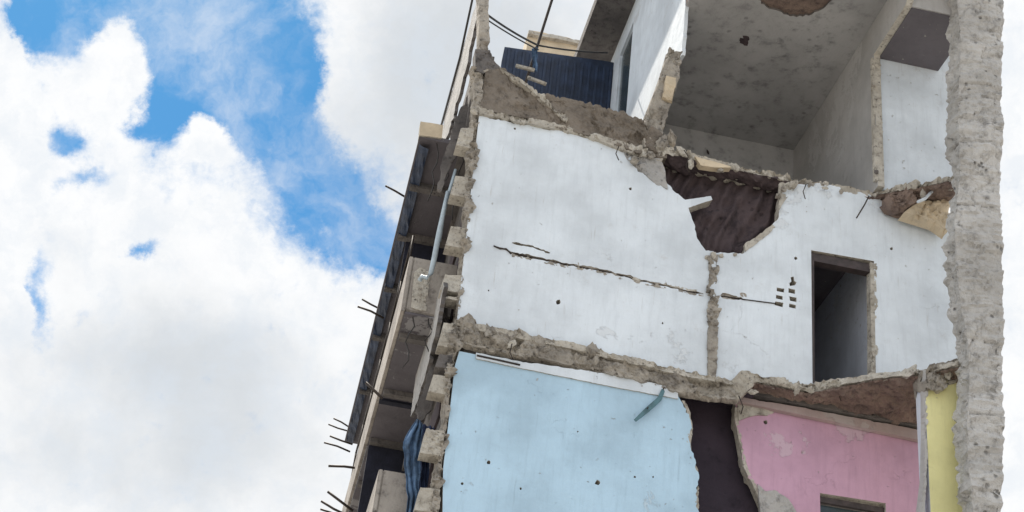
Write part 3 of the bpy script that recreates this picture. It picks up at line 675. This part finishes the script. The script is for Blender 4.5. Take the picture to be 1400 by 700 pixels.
# ================================================================== REAR WING with galleries
Wg = empty('gallery_wing', (-.4, .6, 0), 'long dark gallery wing with stacked concrete balconies receding behind the torn corner', 'building')
YW = .6; ZR = 12.86
xe0 = U(573, 188, 'y', YW).x
# roof slab: face, underside
box('roof_slab', xe0, -.04, YW, 10.4, ZR, ZR+.06, M['dim_shade'], Wg)
cap = wall('roof_cap', [(575, 166, .6), (606, 171, 0), (604, 189, .6), (573, 185, .4)], 'y', YW-.03, .12, M['beige'], M['edge'], Wg)
V = []; Fc = []
for i in range(60):                                   # ragged sheeting hung under the eave
    for j in range(5):
        y = .7+9.6*i/59; x = xe0+.02+.13*j/4
        V.append((x, y, ZR-.03-.05*abs(fb(Vector((x*5, y*2, 1)), 1))-.03*j/4))
for i in range(59):
    for j in range(4): a = i*5+j; Fc.append((a, a+5, a+6, a+1))
sh = tag(mesh_obj('eave_tarpaulin', V, Fc, M['tarp'], None), 'ragged dark blue tarpaulin strung along the underside of the long left eave', 'tarpaulin')
for yy in (1.6, 2.9, 4.4, 6, 8):
    box('roof_rib', xe0+.03, -.04, yy, yy+.12, ZR-.09, ZR-.002, M['concd'], Wg)
box('cross_wall', -.62, -.04, 3.0, 3.12, ZR-2.6, ZR-.003, M['void_shade'], Wg)
def gallery(px_tl, px_bl, zf, y1):
    tl = U(*px_tl, 'y', YW); bl_ = U(*px_bl, 'y', YW)
    xo = bl_.x; zt = tl.z; zb_ = bl_.z
    pr = box('end_parapet', xo+.05, -.035, YW, YW+.1, zb_+.01, zt, M['parapet'], Wg, .012)
    box('outer_parapet', xo, xo+.048, YW-.02, y1, zb_-.01, zt-.01, M['parapet'], Wg, .008)
    box('gallery_floor', xo+.05, -.04, YW+.02, y1, zb_-.02, zb_+.008, M['dim_shade'], Wg)
    for q in range(6): box('floor_rib', xo+.06, -.04, YW+.5+q*1.6, YW+.62+q*1.6, zb_-.09, zb_-.022, M['concd'], Wg)
    return xo, zb_
xo, za = gallery((560, 350), (548, 424), 0, 12)
xo2, zb2 = gallery((514, 640), (506, 716), 0, 12)
xo3, zb3 = gallery((480, 930), (470, 1010), 0, 12)
box('cross_wall', xo+.06, -.04, 4.4, 4.5, zb2, za-.1, M['void_shade'], Wg)
box('cross_wall', xo+.06, -.04, 4.4, 4.5, zb3, zb2-.1, M['void_shade'], Wg)
pband('broken_render', [(566, 372), (574, 366), (588, 372)], [(562, 420), (574, 424), (583, 425)], 'y', YW-.02, (0, .06, 0), M['edge'], Wg, amp=.03, freq=8, res=.02)
for q in range(7):
    yq = YW+.3+q*1.15
    tube('railing_post', [Vector((xo+.02, yq, za+.75)), Vector((xo+.02, yq, za+1.25))], .016, M['steel'], Wg, 6)
tube('railing', [Vector((xo+.02, YW+.3, za+1.25)), Vector((xo+.02, YW+7.2, za+1.23))], .016, M['steel'], Wg, 6)
for x_, y_, l_ in ((-.52, .63, .9), (-.36, .62, .55), (-.2, .64, 1.1)):
    tube('loose_wire', [Vector((x_+.03*math.sin(t*2.2+l_*5), y_, ZR-.02-l_*t/6)) for t in range(7)], .008, M['cable'], Wg, 6)
for x_, y_, l_ in ((-.5, .66, .7), (-.28, .63, .45)):
    tube('loose_wire', [Vector((x_+.04*math.sin(t*1.7+l_*9), y_, za-.03-l_*t/6)) for t in range(7)], .008, M['cable'], Wg, 6)
# starter bars sticking out of the edges
def bar(p0, p1, xa, r=.013, out=.0):
    b = U(*p1, 'x', xa); a = U(*p0, 'y', b.y)
    e = a+(b-a)*1.15; mid = a.lerp(e, .5)+Vector((0, 0, random.uniform(-.02, .02)))
    tube('starter_bar', [a, mid, e], r, M['steel'], Wg, 6)
for a, b in [((527, 254), (550, 267)), ((489, 419), (520, 433)), ((495, 409), (515, 420)), ((500, 523), (520, 542)), ((456, 572), (474, 582)), ((449, 580), (472, 588)), ((451, 596), (478, 606)), ((443, 605), (474, 616))]:
    bar(a, b, xe0+.02, .016)
for a, b in [((449, 637), (486, 640)), ((448, 672), (478, 695)), ((439, 685), (470, 702)), ((438, 696), (462, 706))]:
    bar(a, b, xo+.01, .02)

# laundry: cloth hanging in the gallery -------------------------------------------
def cloth(name, edge_l, edge_r, y, m, amp, label, cat, folds=16):
    n, k = 40, 22; L = resample([U(a, b, 'y', y) for a, b in edge_l], n); R = resample([U(a, b, 'y', y) for a, b in edge_r], n)
    V = []; Fc = []
    for i in range(n):
        for j in range(k):
            t = j/(k-1); p = L[i].lerp(R[i], t); p = p+Vector((0, amp*math.sin(t*folds+.8*math.sin(i*.15))+.02*fb(p, 4), 0)); V.append(p+Vector((.02*fb(p, 5), .03*fb(p*1.0, 9)+.05*fb(p, 2.5), 0)))
    for i in range(n-1):
        for j in range(k-1): a = i*k+j; Fc.append((a, a+k, a+k+1, a+1))
    o = mesh_obj(name, V, Fc, m, None, smooth=True)
    md = o.modifiers.new('thick', 'SOLIDIFY'); md.thickness = .006
    return tag(o, label, cat)
cloth('hanging_cloth', [(568, 574), (560, 590), (551, 606), (553, 640), (556, 680), (550, 740)], [(578, 578), (577, 600), (576, 630), (574, 660), (572, 700), (566, 740)], .28, M['cloth'], .03, 'faded blue cloth hanging in folds from the gallery beside the block ends', 'cloth')
cloth('hanging_cloth', [(576, 580), (574, 620), (570, 660), (566, 740)], [(592, 584), (588, 625), (586, 664), (578, 740)], .36, M['navy'], .02, 'navy cloth hanging behind the faded blue one next to the torn corner', 'cloth')

# ================================================================== behind the terrace
bw = empty('blue_rooftop_screen', (1.5, 5, Z1), 'dark navy blue screen standing at the back of the open terrace', 'screen')
a = U(686, 83, 'y', 5); b = U(690, 64, 'y', 5); c = U(832, 84, 'y', 5)
solid('sheet', [[Vector((a.x, 5, Z1)), a, b, c, Vector((c.x+.4, 5, c.z)), Vector((c.x+.4, 5, Z1))]], Vector((0, .04, 0)), M['tarp'], M['tarp'], bw)
for i in range(15): box('sheet_rib', .66+i*.13, .70+i*.13, 4.965, 4.998, Z1, b.z-.02, M['tarp'], bw)
rh = empty('beige_rooftop_house', (2.5, 9, Z1), 'sunlit beige rooftop house just showing above the navy screen', 'building')
q = [U(x, y, 'y', 9) for x, y in jag([(723, 41, 0), (740, 44, 1), (770, 50, 1), (800, 58, 1), (840, 66, 0)], 1, 4)]
solid('wall', [[Vector((q[0].x, 9, Z1))]+q+[Vector((q[-1].x, 9, Z1))]], Vector((0, 3, 0)), M['beige'], M['beige'], rh)
pr = [U(723, 41, 'y', 8.9), U(770, 50, 'y', 8.9), U(840, 66, 'y', 8.9)]
band('parapet_cap', pr, [p-Vector((0, 0, .09)) for p in pr], Vector((0, .3, 0)), M['edge'], rh, amp=.03, freq=3, res=.06)
box('roof_deck', 0, 6.3, 6.01, 13, Z1-TH, Z1-.005, M['concd'], B)
# cables and the leaning pole
def sag(a, b, s, n=14): return [a.lerp(b, i/n)+Vector((0, 0, -s*4*(i/n)*(1-i/n))) for i in range(n+1)]
k0 = U(736, 62, 'y', 2.2)
tag(tube('slack_cable', sag(U(666, 20, 'y', .1), k0, .03), .016, M['cable']), 'black cable from the corner column down to the leaning pole, the upper of two', 'cable', 'cables over the terrace')
tag(tube('slack_cable', sag(U(666, 27, 'y', .12), U(736, 68, 'y', 2.2), .02), .011, M['cable']), 'thinner lower black cable between the corner column and the leaning pole', 'cable', 'cables over the terrace')
tag(tube('slack_cable', sag(k0, U(830, 72, 'y', 4), .03), .014, M['cable']), 'black cable from the leaning pole to the tall panelled wall over the navy screen', 'cable', 'cables over the terrace')
tp = U(764, -30, 'y', 2.2); dn = U(733, 68, 'y', 2.2); ft = dn+(dn-tp).normalized()*((dn.z-Z1)/((tp-dn).normalized().z))
tag(tube('leaning_pole', [tp+(tp-dn)*.6, tp, dn, ft], .022, M['steel']), 'thin dark steel pole leaning over the open terrace', 'pole')
rg = cloth('tied_rag', [(728, 66), (727, 80), (730, 100)], [(735, 66), (735, 82), (734, 98)], 2.15, M['cloth'], .02, 'faded blue rag tied to the leaning pole where the cables meet', 'rag', 8)
